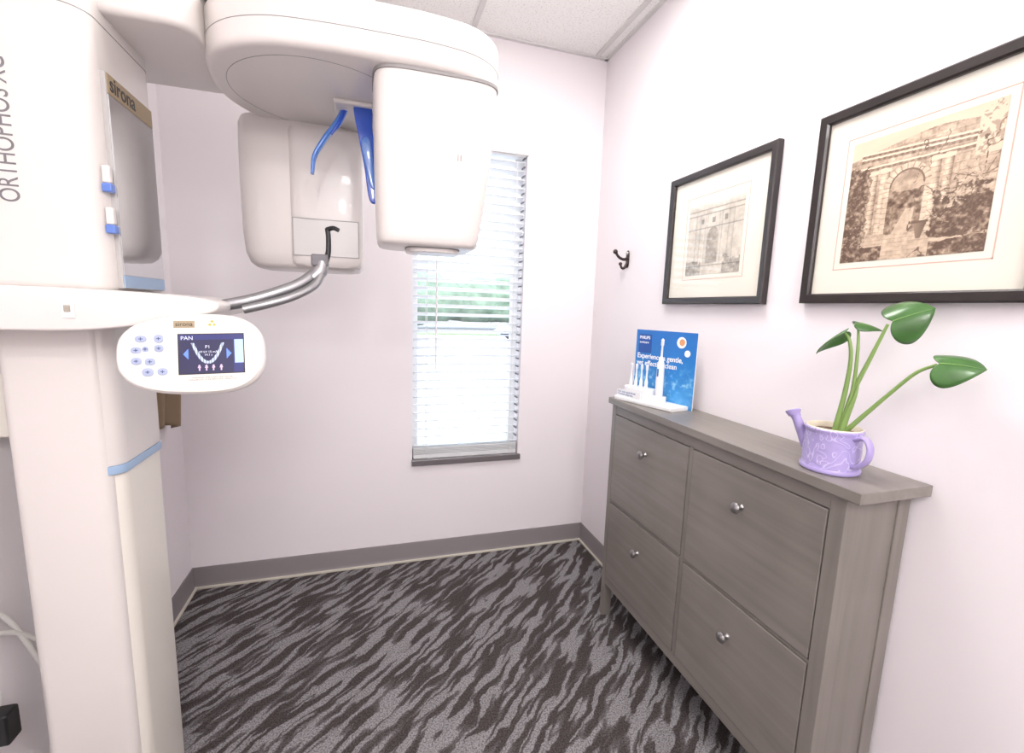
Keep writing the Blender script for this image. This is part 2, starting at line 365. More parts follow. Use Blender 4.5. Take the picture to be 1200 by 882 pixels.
boxes('center_stile',[((FX+.002,1.193,.19),(FX+.02,1.210,.95))],mw_z,cab,bevel=.001)
boxes('mid_rail',[((FX+.003,.727,.549),(FX+.02,1.69,.558))],mw_y,cab)
m_pew=mat('pewter_knob',(150,148,148),.28,metal=.9)
i=0
for (ya,yb,ky) in ((1.2135,1.687,1.452),(.730,1.1895,.974)):
    for (za,zb,kz) in ((.561,.941,.839),(.199,.546,.436)):
        i+=1
        box('drawer_front_%d'%i,(FX-.001,ya,za),(FX+.018,yb,zb),mw_y,cab,bevel=.002)
        lathe('knob_%d'%i,[(.009,0),(.006,.004),(.005,.012),(.008,.015),(.0145,.019),(.016,.023),(.013,.028),(.007,.031),(.001,.032)],fr((FX-.001,ky,kz),(0,1,0),(0,0,-1),(-1,0,0)),m_pew,cab,N=28)

# ---------------------------------------------------------------- framed pictures
m_frame=mat('black_brown_frame',(38,30,30),.35,coat=.2,noise=.15,nscale=30)
m_mat=mat('mat_board',(230,225,212),.8,coat=.8)
m_mline=mat('pink_mat_line',(212,174,160),.8,coat=.8)
m_print=paintmat('sepia_print',.7,coat=.8)
def art_gate(u,v):
    vv=1-v
    n=vnoise(u,vv,9,1); n2=vnoise(u,vv,34,2,3); n3=vnoise(u,vv,5,3); n4=vnoise(u,vv,60,9,2)
    ssm=lambda x:np.clip(x,0,1)
    L=np.full(u.shape,.90)-.05*n
    # upper pediment and wall
    top=.05+.18*np.abs(u-.62)**1.2
    st=.70+.26*(n-.5)+.36*(n2-.5)+.16*(n4-.5)
    row=np.floor(vv*17); st=st-.10*((vv*17-row)<.12)-.08*(((u*9+.5*(row%2))%1)<.09)
    L=np.where(vv>top,st,L)
    # right hand white cottage wall and sky
    L=np.where((u>.86)&(vv<.34),.88-.25*(n2>.58),L)
    for yc,sl,th in ((.125,.07,.008),(.165,.06,.012),(.245,.03,.011)):
        d=vv-(yc+sl*u); ok=(u>.08)&(u<.86)
        L=np.where((np.abs(d)<th)&ok,.40+.25*n2-.12*(np.sin(u*150)>0),L); L=np.where((np.abs(d+.017)<.007)&ok,.93,L)
    # stone piers
    for cx,w_ in ((.20,.030),(.285,.034),(.635,.034),(.715,.028)):
        k=(np.abs(u-cx)<w_)&(vv>.265)&(vv<.80)
        rg=np.floor(vv*26); 
        L=np.where(k,.56+.32*np.cos((u-cx)/w_*1.3+.5)+.40*(n2-.5)-.14*((vv*26-rg)<.2),L)
        cp=(np.abs(u-cx)<w_*1.3)&(np.abs(vv-.285)<.014); L=np.where(cp,.90,L)
    cx,cy=.455,.44
    rr=np.sqrt(((u-cx)/1.0)**2+((vv-cy)/1.05)**2)
    below=(vv>cy)&(vv<.80)
    ar=(rr<.125)|(below&(np.abs(u-cx)<.125)); ri=((rr<.165)|(below&(np.abs(u-cx)<.160)))&~ar
    wed=np.sin(np.arctan2(vv-cy,u-cx)*22)>.75
    L=np.where(ri,.84-.22*wed*(vv<cy)-.2*(((vv*24)%1)<.15)*(vv>cy)+.30*(n2-.5),L)
    # garden seen through the arch
    gd=.66+.35*(n-.5)+.3*(n2-.5)
    gd=np.where(vv>.47+.12*(n3-.5),.36+.9*(n2-.4),gd); gd=np.where((vv>.62)&(np.abs(u-cx+.25*(vv-.8))<.03+.2*(vv-.62)),.78+.2*(n2-.5),gd)
    gd=np.where((rr>.112)&(vv<cy),.36,gd)
    L=np.where(ar,gd,L)
    # court floor
    fl=vv>.80-.02*np.sin(u*9); L=np.where(fl,.76+.20*(n-.5)+.30*(n2-.5)-.08*(((vv*30)%1)<.2),L)
    # foliage masses
    edge=.45+.16*np.abs(np.sin(u*13+2*n3))+.26*(n2-.5)
    f1=(u>.60+.10*n2)&(vv>edge+.03)&(vv<.86+.06*(n-.5))
    f2=(u<.15+.12*(n2-.3))&(vv>.24+.16*(n-.5))&(vv<.90)
    f3=(vv>.88+.10*(n3-.5))&((u<.33)|(u>.66))
    fv=.20+1.15*ssm(n2-.42)+.5*ssm(n4-.5)
    L=np.where(f1|f2|f3,fv,L)
    # climbing branches over the stonework
    br=(np.abs(n3-.5)<.012)&(vv>.1)&(u>.5); L=np.where(br,.30,L)
    # agave / palm spikes
    for (px,py,ln) in ((.78,.60,.22),(.93,.50,.24),(.10,.84,.15),(.70,.74,.14)):
        a=np.arctan2(-(vv-py),u-px); rd=np.sqrt((u-px)**2+(vv-py)**2)
        sp=(np.abs(np.sin(a*8))<.30*(1-rd/ln))&(rd<ln)&(vv<py+.03); L=np.where(sp,.24+.5*(n4>.55),L)
    # urn
    ub=(np.abs(u-.585)<.045-.25*(vv-.74)**1*(vv>.76))&(vv>.735)&(vv<.86)
    L=np.where(ub,.40-.22*(u-.585)/.045*.6,L); L=np.where((np.abs(u-.585)<.055)&(np.abs(vv-.735)<.010),.30,L)
    L=np.clip(L,.12,.97)[...,None]
    return L*np.array([.965,.875,.77])+(1-L)*np.array([.20,.11,.06])
def art_facade(u,v):
    vv=1-v; n=vnoise(u,vv,8,5); n2=vnoise(u,vv,28,6,3)
    s=.80+.16*(n-.5)+.12*(n2-.5)
    c=np.stack([s,s*.955,s*.89],-1)
    for cx,w_ in ((.2,.05),(.36,.03),(.62,.03),(.8,.05)):
        k=(np.abs(u-cx)<w_)&(vv>.2)&(vv<.85); c=np.where(k[...,None],c*(.82+.16*np.cos((u-cx)/w_*1.3))[...,None],c)
    for cx in (.28,.49,.71):
        wn=(np.abs(u-cx)<.028)&(np.abs(vv-.29)<.035); c=np.where(wn[...,None],c*.72,c)
    ar=(((u-.49)/.10)**2+((vv-.50)/.12)**2<1)|((np.abs(u-.49)<.10)&(vv>.5)&(vv<.85))
    c=np.where(ar[...,None],c*np.array([.70,.68,.66])+.16*n2[...,None],c)
    for t in (.14,.20,.38,.88): c=np.where((np.abs(vv-t)<.008)[...,None],c*.82,c)
    fo=(vv>.66+.3*n)&(np.abs(u-.5)>.2); c=np.where(fo[...,None],c*(.66+.3*n2)[...,None],c)
    c=mixc(c,[.9,.88,.84],np.clip((.12-vv)*10,0,.8))
    return c
def picture(name,yl,yr,zb,zt,bw,mbox,fn,lean=0):
    e=empty(name); W=yl-yr; Ht=zt-zb
    M=fr((XR-.0015,yl,zb),(0,-1,0),(0,0,1),(-1,0,0))
    V=[]
    for (i,z) in ((0,0),(0,.020),(.004,.024),(bw-.004,.021),(bw,.016),(bw,.004)):
        V+=[(i,i,z),(W-i,i,z),(W-i,Ht-i,z),(i,Ht-i,z)]
    F=[]
    for k in range(5):
        for j in range(4): F.append((k*4+j,k*4+(j+1)%4,k*4+4+(j+1)%4,k*4+4+j))
    for j in range(4): F.append((20+j,20+(j+1)%4,(j+1)%4,j))
    obj('frame_moulding',[M@Vector(v) for v in V],F,m_frame,e,angle=25)
    x0,y0,x1,y1=mbox  # print box in local coordinates
    boxes('mat_board',[((bw-.002,bw-.002,.006),(W-bw+.002,Ht-bw+.002,.008))],m_mat,e,M=M)
    g=.017; t=.0022
    boxes('mat_line',[((x0-g,y0-g,.008),(x1+g,y0-g+t,.0084)),((x0-g,y1+g-t,.008),(x1+g,y1+g,.0084)),((x0-g,y0-g,.008),(x0-g+t,y1+g,.0084)),((x1+g-t,y0-g,.008),(x1+g,y1+g,.0084))],m_mline,e,M=M)
    paint('print',x1-x0,y1-y0,280,280,fn,M@Matrix.Translation((x0,y0,.0086)),m_print,e)
    return e
picture('framed_picture',1.694,1.172,1.414,1.910,.026,(.120,.110,.400,.385),art_facade)
picture('framed_picture',1.038,.535,1.416,1.916,.026,(.098,.105,.402,.402),art_gate)

# ---------------------------------------------------------------- coat hook
m_brz=mat('dark_bronze',(70,60,58),.3,metal=.7)
hk=empty('coat_hook')
slabo('back_plate',sup(0,0,.014,.042,3,32),0,.004,m_brz,hk,r=.0015,fn=lambda a,b,c:(XR-.0005-c,2.03+a,1.632+b))
sweep('upper_prong',[(XR-.004,2.03,1.635),(XR-.025,2.03,1.630),(XR-.05,2.032,1.640),(XR-.068,2.034,1.662)],[.008,.007,.0065,.006],m_brz,hk,N=12)
sweep('lower_prong',[(XR-.004,2.03,1.612),(XR-.018,2.03,1.590),(XR-.032,2.03,1.590),(XR-.04,2.03,1.606)],[.007,.0065,.006,.005],m_brz,hk,N=12)
m_kn=mat('hook_knob',(200,196,192),.2,metal=.6)
for i,(a,b,c,rr) in enumerate(((XR-.069,2.034,1.664,.0115),(XR-.040,2.03,1.608,.009))):
    lathe('knob_%d'%(i+1),[(rr*math.sin(t)+1e-4,-rr*math.cos(t)) for t in np.linspace(0,math.pi,9)],Matrix.Translation((a,b,c)),m_brz,hk,N=16)
lathe('screw_cap',[(.001,.008),(.007,.006),(.009,.003),(.009,0)],fr((XR-.004,2.03,1.660),(0,1,0),(0,0,-1),(-1,0,0)),m_kn,hk,N=16)

# ---------------------------------------------------------------- potted plant in watering-can planter
def pot_mat():
    m=mat('embossed_lilac_enamel',(172,158,212),.4,coat=.3); nt=m.node_tree; N=nt.nodes; L=nt.links; b=N['Principled BSDF']
    tc=N.new('ShaderNodeTexCoord')
    ns=N.new('ShaderNodeTexNoise'); ns.inputs['Scale'].default_value=34; ns.inputs['Detail'].default_value=0; ns.inputs['Distortion'].default_value=1.6; L.new(tc.outputs['Object'],ns.inputs['Vector'])
    s=N.new('ShaderNodeMath'); s.operation='SUBTRACT'; s.inputs[1].default_value=.5; L.new(ns.outputs['Fac'],s.inputs[0])
    a=N.new('ShaderNodeMath'); a.operation='ABSOLUTE'; L.new(s.outputs[0],a.inputs[0])
    rp=N.new('ShaderNodeValToRGB'); rp.color_ramp.elements[0].position=.015; rp.color_ramp.elements[0].color=lin((200,190,228)); rp.color_ramp.elements[1].position=.05; rp.color_ramp.elements[1].color=lin((168,155,206))
    L.new(a.outputs[0],rp.inputs['Fac']); L.new(rp.outputs[0],b.inputs['Base Color'])
    bp=N.new('ShaderNodeBump'); bp.inputs['Strength'].default_value=.6; bp.inputs['Distance'].default_value=.003; bp.invert=True; L.new(a.outputs[0],bp.inputs['Height']); L.new(bp.outputs[0],b.inputs['Normal'])
    return m
m_pot=pot_mat(); m_lil=mat('lilac_enamel',(168,154,206),.35,coat=.4); m_soil=mat('soil',(104,86,70),.95,noise=.4,nscale=120,bump=1,bscale=150)
m_crm=mat('inner_liner_cream',(226,216,196),.5)
m_stem=mat('green_stem',(128,158,88),.45); m_leaf=mat('glossy_leaf',(64,106,50),.32,coat=.2,noise=.25,nscale=22); m_vein=mat('leaf_midrib',(120,158,84),.45)
pl=empty('potted_plant'); PX,PY=1.070,.795
Mp=Matrix.Translation((PX,PY,1.0102))
lathe('planter_body',[(.050,0),(.060,.001),(.0615,.006),(.0600,.010),(.0595,.014),(.0600,.05),(.0580,.092),(.0585,.096),(.0605,.099),(.0605,.104),(.0580,.106),(.0560,.104),(.0555,.09),(.002,.088)],Mp,m_pot,pl,N=64)
lathe('inner_liner',[(.0562,.090),(.0578,.1065),(.0560,.1085),(.0545,.1065),(.0535,.090)],Mp,m_crm,pl,N=64)
lathe('base_rim',[(.0600,.002),(.0630,.004),(.0635,.009),(.0615,.013),(.0595,.012)],Mp,m_lil,pl,N=64)
lathe('soil_surface',[(.0554,.088),(.054,.094),(.04,.097),(.002,.099)],Mp,m_soil,pl,N=32)
sweep('spout',[(PX-.01,PY+.055,1.055),(PX-.018,PY+.068,1.085),(PX-.026,PY+.080,1.118),(PX-.030,PY+.088,1.133)],[.016,.012,.011,.013],m_lil,pl)
lathe('spout_rose',[(.001,.003),(.017,.002),(.018,0),(.013,-.012)],fr((PX-.031,PY+.090,1.137),(1,0,0),Vector((0,.9,-.44)).normalized(),Vector((0,.44,.9)).normalized()),m_lil,pl,N=24)
sweep('handle',[(PX-.005,PY-.056,1.100),(PX-.006,PY-.078,1.108),(PX-.007,PY-.092,1.090),(PX-.007,PY-.090,1.062),(PX-.006,PY-.074,1.042),(PX-.004,PY-.058,1.036)],.0055,m_lil,pl,N=12,flat=1.7)
def leaf(name,base,tip,nrm,W,droop=.25,fold=.12):
    """heart-shaped leaf: petiole joins at base notch, tip is pointed"""
    base=Vector(base); tip=Vector(tip); X=(tip-base); L=X.length; X.normalize(); Z=Vector(nrm); Z=(Z-X*Z.dot(X)).normalized(); Y=Z.cross(X)
    half=[(0,0),(-.10,.10),(-.17,.24),(-.16,.38),(-.06,.48),(.12,.52),(.34,.48),(.55,.39),(.74,.27),(.90,.13),(1.0,.0)]
    hp=catopen([(a,b,0) for a,b in half],5)
    ol=[(q[0]*L,q[1]*W) for q in hp]; ol=ol+[(a,-b) for a,b in ol[-2:0:-1]]
    N=len(ol); K=7; V=[]; F=[]
    def pt(x,yv):
        t=x/L
        z=fold*abs(yv)-droop*L*max(t,0)**2*.8-1.4*yv*yv/W
        return base+X*x+Y*yv+Z*z
    V.append(pt(L*.22,0))
    for k in range(1,K+1):
        s=k/K
        for x,yv in ol: V.append(pt(L*.22+(x-L*.22)*s,yv*s))
    F+=[(0,1+j,1+(j+1)%N) for j in range(N)]
    for k in range(K-1):
        for j in range(N):
            a=1+k*N+j;b=1+k*N+(j+1)%N; F.append((a,b,b+N,a+N))
    o=obj(name,V,F,m_leaf,pl,angle=80)
    md=o.modifiers.new('t','SOLIDIFY'); md.thickness=.0008
    sweep(name+'_midrib',[tuple(pt(L*t,0)+Z*.0004) for t in (.0,.3,.6,.93)],[.0014,.0010,.0006,.0002],m_vein,pl,N=6,k=4)
zs=1.105
def stem(n,pts,rr): sweep(n,pts,rr,m_stem,pl,N=10)
L1b=(1.088,.722,1.366)
stem('stem_1',[(PX+.004,PY-.012,zs),(1.078,.770,1.20),(1.084,.745,1.29),L1b],[.0065,.005,.0032])
leaf('leaf_1',(1.092,.716,1.373),(1.122,.661,1.408),(-.66,-.50,.42),.098,droop=.3)
L2b=(1.103,.628,1.288)
stem('stem_2',[(PX+.004,PY-.02,zs),(1.082,.745,1.150),(1.092,.705,1.208),(1.100,.662,1.265),L2b],[.006,.0042,.003])
leaf('leaf_2',(1.103,.624,1.291),(1.130,.562,1.296),(-.62,-.35,.62),.082,droop=.3)
L3b=(1.060,.794,1.342)
stem('stem_3',[(PX-.004,PY-.004,zs),(1.070,.782,1.20),(1.066,.776,1.28),(1.062,.782,1.325),L3b],[.0065,.0045,.003])
leaf('leaf_3',(1.058,.796,1.343),(1.018,.836,1.300),(.1,.55,.8),.050,droop=.25,fold=.25)
L4b=(1.082,.782,1.366)
stem('stem_4',[(PX,PY-.008,zs),(1.076,.770,1.20),(1.076,.770,1.30),L4b],[.005,.004,.0025])
leaf('leaf_4',(1.082,.782,1.367),(1.120,.746,1.358),(-.25,-.1,1),.048,droop=.25,fold=.25)
stem('stem_5',[(PX+.001,PY-.016,zs),(1.074,.772,1.15),(1.077,.762,1.20),(1.078,.758,1.24)],[.008,.0055,.001])

# ---------------------------------------------------------------- toothbrush display
dp=empty('toothbrush_display')
Xd=Vector((.233,-.972,0)).normalized(); Zd=Vector((-.972,-.233,0)).normalized(); Md=fr((1.092,1.715,1.0102),Xd,(0,0,1),Zd)
m_card=paintmat('printed_card',.35,coat=.3); m_cw=mat('white_plastic',(240,241,243),.3,coat=.3); m_cblue=mat('blue_ink',(38,84,160),.5); m_tw=mat('white_ink',(245,248,252),.5)
def card(u,v):
    n=vnoise(u,v,6,11); n2=vnoise(u,v,20,12)
    c=np.zeros(u.shape+(3,))+np.array([.16,.50,.80])
    c=mixc(c,[.14,.44,.76],np.clip((v-.55)*2,0,1)); c=mixc(c,[.55,.82,.93],np.clip(.55-v,0,1)*1.2*n)
    sp=np.clip((n2-.50)*4,0,1)*np.clip(1-abs(v-.30)*3.2,0,1); c=mixc(c,[.75,.90,.97],sp*.7)
    return c
DW,DH=.305,.295
boxes('card_board',[((0,0,-.004),(DW,DH,0))],m_cw,dp,M=Md)
paint('card_print',DW,DH,120,120,card,Md@Matrix.Translation((0,0,.0006)),m_card,dp)
boxes('logo_shield',[((.016,DH-.095,.001),(.085,DH-.018,.0016))],m_cblue,dp,M=Md)
text('logo_text','PHILIPS',.018,Md@Matrix.Translation((.019,DH-.038,.0020)),m_tw,dp,bold=.0003)
text('logo_text_2','sonicare',.015,Md@Matrix.Translation((.020,DH-.056,.0020)),m_tw,dp)
text('headline','Experience a gentle,\nyet effective clean',.029,Md@Matrix.Translation((.012,DH-.118,.0020)),m_tw,dp,bold=.0005)
for k,(a,b,rr,mm) in enumerate(((.235,.255,.022,m_tw),(.238,.256,.013,mat('orange_badge',(222,160,110),.5)),(.266,.215,.013,m_tw))):
    lathe('badge_%d'%(k+1),[(.0001,.0014+.0004*k),(rr,.0014+.0004*k),(rr,.0008)],Md@Matrix.Translation((a,b,.0008)),mm,dp,N=24)
slabo('base_tray',[(0.0,.002),(.29,.002),(.29,.095),(.0,.108)],.0,.016,m_cw,dp,r=.004,fn=lambda a,b,c:tuple(Md@Vector((a,c,b))))
slabo('brush_holder',sup(.090,.055,.070,.032,4,48),.013,.062,m_cw,dp,r=.004,fn=lambda a,b,c:tuple(Md@Vector((a,c,b))))
slabo('holder_step',sup(.150,.045,.055,.030,4,48),.013,.040,m_cw,dp,r=.004,fn=lambda a,b,c:tuple(Md@Vector((a,c,b))))
boxes('info_card',[((.004,.014,.096),(.135,.046,.099))],m_cw,dp,M=Md)
m_bb=mat('handle_blue',(70,130,190),.4)
for k,a in enumerate((.040,.068,.096,.124)):
    lathe('brush_head_%d'%(k+1),[(.0005,0),(.007,0),(.0065,.03),(.0035,.045),(.003,.075),(.005,.08),(.0055,.096),(.001,.099)],Md@fr((a,.058,.058),(1,0,0),(0,0,-1),(0,1,0)),m_cw,dp,N=16)
lathe('toothbrush_handle',[(.0005,0),(.012,0),(.0155,.01),(.0155,.07),(.0135,.13),(.008,.150),(.004,.160),(.0035,.20),(.006,.205),(.006,.225),(.001,.23)],Md@fr((.185,.038,.050),(1,0,0),(0,0,-1),(0,1,0)),m_cw,dp,N=24)
boxes('handle_button',[((.181,.12,.064),(.189,.15,.0655))],m_bb,dp,M=Md)
text('tray_text','Your sonic touch: Brush\nTry some today here',.010,Md@Matrix.Translation((.010,.034,.0993)),m_cblue,dp,ext=.0002)

# ---------------------------------------------------------------- panoramic x-ray machine
mc=empty('panoramic_xray_machine')
m_m=mat('machine_white',(227,221,217),.28,coat=.25)
m_m2=mat('machine_ivory',(233,228,218),.35,coat=.15)
m_seam=mat('seam_grey',(150,147,146),.6)
m_lb=mat('pale_blue_plastic',(158,184,214),.35)
m_gy=mat('label_grey',(120,118,122),.5)
m_chr=mat('satin_steel',(168,168,170),.36,metal=.85)
m_blk=mat('black_plastic',(26,26,28),.35)
def rrect(x0,y0,x1,y1,r,k=6):
    o=[]
    for (cx,cy,a0) in ((x1-r,y1-r,0),(x0+r,y1-r,90),(x0+r,y0+r,180),(x1-r,y0+r,270)):
        for i in range(k+1):
            a=math.radians(a0+90*i/k); o.append((cx+r*math.cos(a),cy+r*math.sin(a)))
    return o
# floor plate and column
slabo('floor_plate',rrect(-.745,1.195,-.545,1.432,.03),.001,.02,m_m2,mc,r=.004)
slabo('column_core',rrect(-.738,1.215,-.545,1.43,.03),.018,1.33,m_m2,mc,r=.004)
slabo('column_front_cover',rrect(-.738,1.198,-.562,1.26,.022),.02,1.33,m_m,mc,r=.003)
slabo('column_sleeve',rrect(-.735,1.205,-.541,1.434,.034),.992,1.33,m_m,mc,r=.003)
slabo('blue_band',rrect(-.736,1.204,-.5395,1.4355,.034),.972,.992,m_lb,mc,r=.002)
box('wall_bracket',(-.824,1.28,1.05),(-.73,1.38,1.20),m_m2,mc,bevel=.006)
# carriage (upper column body)
car_o=rrect(-.815,1.185,-.528,1.50,.05,8)
slabo('carriage_body',car_o,1.378,2.20,m_m,mc,r=.02)
slabo('carriage_cap_shadow_line',offs(car_o,-.0006),1.928,1.9305,m_seam,mc,r=.0005)  # grey line drawn in for the shadow line at the curved cap
# mirror on the side facing the patient
m_mir=mat('mirror_glass',(228,230,232),.03,metal=1.0)
m_dk=mat('mirror_edge_trim',(186,183,181),.4)
box('mirror_surround',(-.530,1.234,1.390),(-.519,1.446,1.835),m_dk,mc,bevel=.002)
box('mirror',(-.520,1.238,1.420),(-.5175,1.443,1.790),m_mir,mc)
box('mirror_blue_strip',(-.520,1.238,1.392),(-.517,1.443,1.419),m_lb,mc)
m_tan=mat('tan_label',(166,148,120),.5)
box('mirror_label',(-.520,1.238,1.792),(-.517,1.443,1.832),m_tan,mc)
Mx=fr((-.5168,1.245,1.800),(0,1,0),(0,0,1),(1,0,0))
text('label_text','sirona',.045,Mx,m_blk,mc,bold=.0006)
# vertical lettering on the carriage front
Mt=fr((-.655,1.1845,1.548),(0,0,1),(-1,0,0),(0,-1,0))@Matrix.Diagonal((.74,1,1,1))
text('vertical_lettering','ORTHOPHOS XG',.046,Mt,m_gy,mc)
m_bl=mat('blue_lever',(90,126,206),.3,coat=.5)
for k,zz in enumerate((1.600,1.516)):
    box('release_lever_%d'%(k+1),(-.530,1.208,zz+.006),(-.515,1.222,zz+.042),m_m,mc,bevel=.004)
    box('lever_button_%d'%(k+1),(-.531,1.206,zz-.012),(-.513,1.224,zz+.006),m_bl,mc,bevel=.003)
# overhead beam
beam=catclosed([(-.80,1.22),(-.62,1.20),(-.45,1.24),(-.30,1.30),(-.12,1.33),(.0,1.42),(.02,1.50),(-.05,1.60),(-.20,1.64),(-.45,1.62),(-.65,1.61),(-.80,1.60)],6)
slabo('overhead_beam',beam,2.062,2.26,m_m,mc,r=.03)
slabo('beam_lower_cover',rrect(-.81,1.25,-.36,1.61,.05),1.955,2.08,m_m,mc,r=.015)
# rotating arm
ring=catclosed([(-.388,1.48),(-.366,1.35),(-.305,1.26),(-.21,1.208),(-.09,1.19),(.03,1.185),(.15,1.185),(.26,1.205),(.325,1.262),(.342,1.35),(.31,1.45),(.24,1.55),(.15,1.65),(.04,1.725),(-.10,1.76),(-.24,1.74),(-.33,1.67),(-.378,1.58)],8)
slabo('rotating_arm',ring,1.932,2.055,m_m,mc,r=.018)
slabo('arm_seam',[(x,yy) for x,yy in offs(ring,-.0008)],1.985,1.9865,m_seam,mc,r=.0003)
def ringm(name,cx,cy,r0,r1,z0,z1,m):
    lathe(name,[(r0,z1),(r0,z0),(r1,z0),(r1,z1)],Matrix.Translation((cx,cy,0)),m,mc,N=72)
ringm('underside_seam',-.12,1.47,.226,.2272,1.9314,1.94,m_seam)
# sensor head (near, right)
def head(name,secs,m,e):
    return loft(name,[[(a,b,z) for a,b in sup(cx,cy,hx,hy,e,96)] for (cx,cy,hx,hy,z) in secs],m,mc,angle=50)
head('sensor_head',[(.170,1.302,.154,.104,1.928),(.170,1.302,.156,.106,1.91),(.166,1.304,.152,.103,1.80),(.159,1.306,.143,.099,1.66),(.152,1.308,.133,.094,1.555),(.151,1.308,.130,.092,1.538),(.150,1.308,.125,.087,1.530),(.150,1.308,.118,.080,1.527)],m_m,4.6)
head('sensor_gap',[(.170,1.302,.1575,.1075,1.925),(.170,1.302,.1575,.1075,1.9325)],m_seam,4.6)
slabo('sensor_foot',sup(.165,1.30,.070,.05,3.5,48),1.514,1.530,m_m,mc,r=.004)
slabo('sensor_foot_gap',sup(.165,1.30,.073,.053,3.5,48),1.5245,1.5275,m_seam,mc,r=.0005)
boxes('sensor_marks',[((.215,1.1995,1.735),(.2165,1.2005,1.75)),((.222,1.2000,1.735),(.2235,1.2010,1.75))],m_gy,mc)
# tube head (far, left)
head('tube_head',[(-.205,1.775,.180,.105,1.945),(-.205,1.775,.188,.112,1.925),(-.205,1.775,.190,.114,1.80),(-.205,1.775,.188,.113,1.60),(-.203,1.775,.184,.110,1.53),(-.198,1.775,.176,.104,1.498),(-.195,1.775,.162,.092,1.484),(-.195,1.775,.14,.07,1.480)],m_m,3.6)
head('tube_head_front_cover',[(-.130,1.700,.108,.050,1.915),(-.130,1.700,.112,.053,1.90),(-.130,1.700,.112,.053,1.52),(-.130,1.700,.108,.050,1.500),(-.130,1.700,.098,.042,1.490)],m_m,5)
Mc=fr((-.232,1.6465,1.522),(1,0,0),(0,0,1),(0,-1,0))
boxes('collimator_outline',[((0,0,0),(.20,.0022,.0012)),((0,.115,0),(.20,.1172,.0012)),((0,0,0),(.0022,.1172,.0012)),((.1978,0,0),(.20,.1172,.0012))],m_seam,mc,M=Mc)
boxes('collimator_plate',[((.002,.002,-.01),(.198,.115,.0008))],mat('collimator_grey',(208,205,202),.25,coat=.5),mc,M=Mc)
# temple supports
m_bt=mat('blue_temple_support',(34,84,196),.2,coat=.8)
m_bt2=mat('blue_temple_support_light',(70,124,206),.2,coat=.8)
sweep('temple_rod',[(-.068,1.50,1.925),(-.085,1.495,1.885),(-.118,1.49,1.835),(-.145,1.485,1.785),(-.152,1.48,1.735)],[.005,.008,.008,.007,.005],m_bt2,mc,N=12,flat=1.6)
sweep('temple_rod_clip',[(-.060,1.495,1.925),(-.078,1.49,1.885),(-.100,1.485,1.85)],[.008,.008,.004],m_bt,mc,N=12)
pts=[(-.036,1.928),(.010,1.928),(.014,1.86),(.024,1.78),(.030,1.70),(.024,1.668),(.002,1.675),(-.010,1.76),(-.024,1.84)]
slabo('temple_plate',catclosed(pts,5),1.452,1.468,m_bt,mc,r=.004,fn=lambda a,b,c:(a,c,b))
slabo('temple_plate_pad',catclosed([(-.018,1.83),(.004,1.84),(.014,1.78),(.020,1.71),(.006,1.71),(-.006,1.76)],5),1.447,1.454,m_bt2,mc,r=.003,fn=lambda a,b,c:(a,c,b))
box('temple_mount',(-.09,1.44,1.920),(.015,1.52,1.934),m_m,mc,bevel=.006)
# positioning arm (horizontal slab)
def armfn(x,z,yv): 
    return (x,yv,z)
arm=[(-.81,1.303),(-.70,1.303),(-.55,1.304),(-.44,1.316),(-.36,1.332),(-.320,1.343),(-.306,1.350),(-.302,1.358),(-.306,1.366),(-.320,1.371),(-.36,1.377),(-.46,1.383),(-.60,1.386),(-.81,1.386)]
slabo('positioning_arm',[(q[0],q[1]) for q in catopen([(a,b,0) for a,b in arm],4)],1.10,1.42,m_m,mc,r=.005,fn=armfn)
box('arm_switch_plate',(-.565,1.0965,1.328),(-.545,1.1005,1.358),m_cw,mc,bevel=.001)
box('arm_switch_rocker',(-.560,1.094,1.340),(-.550,1.098,1.353),mat('switch_rocker',(170,162,150),.4),mc,bevel=.001)
# handle tubes, chin-rest stub and bite block
sweep('handle_tube_upper',[(-.318,1.20,1.360),(-.27,1.205,1.372),(-.215,1.22,1.392),(-.165,1.24,1.416),(-.130,1.26,1.445)],.0135,m_chr,mc)
sweep('handle_tube_lower',[(-.275,1.18,1.352),(-.22,1.19,1.368),(-.170,1.21,1.388),(-.130,1.235,1.415),(-.112,1.26,1.452)],.010,m_chr,mc)
sweep('handle_end',[(-.135,1.255,1.432),(-.118,1.26,1.452),(-.112,1.262,1.475)],[.017,.018,.013],m_chr,mc)
box('bite_block_clamp',(-.138,1.25,1.462),(-.098,1.28,1.492),mat('clamp_grey',(110,108,112),.35),mc,bevel=.005)
sweep('bite_block_post',[(-.105,1.262,1.475),(-.098,1.262,1.50),(-.097,1.262,1.535),(-.099,1.262,1.556)],[.008,.0065,.006,.006],m_blk,mc,N=12)
sweep('bite_block_tip',[(-.100,1.262,1.553),(-.085,1.255,1.557),(-.072,1.25,1.552)],[.006,.0055,.005],m_blk,mc,N=12)
# control panel
pc=Vector((-.340,1.055,1.264)); ax=Vector((1,.04,.03)).normalized(); nz=Vector((.05,-1,.22)).normalized(); ay=nz.cross(ax).normalized(); nz=ax.cross(ay).normalized()
Mq=fr(pc,ax,ay,nz)
egg=[]
for i in range(96):
    t=2*math.pi*i/96; c,s=math.cos(t),math.sin(t)
    x=.128*math.copysign(abs(c)**(2/2.7),c); h=.081+.006*(x/.128)
    egg.append((x,h*math.copysign(abs(s)**(2/2.7),s)))
slabo('control_panel_housing',egg,-.030,0,m_m,mc,r=.012,fn=lambda a,b,c:tuple(Mq@Vector((a,b,c))))
slabo('control_panel_rim',[(a*.955,b*.945) for a,b in egg],-.002,.0012,m_m2,mc,r=.001,fn=lambda a,b,c:tuple(Mq@Vector((a,b,c))))
box('control_panel_neck',(-.40,1.075,1.255),(-.30,1.14,1.335),m_m,mc,bevel=.01)
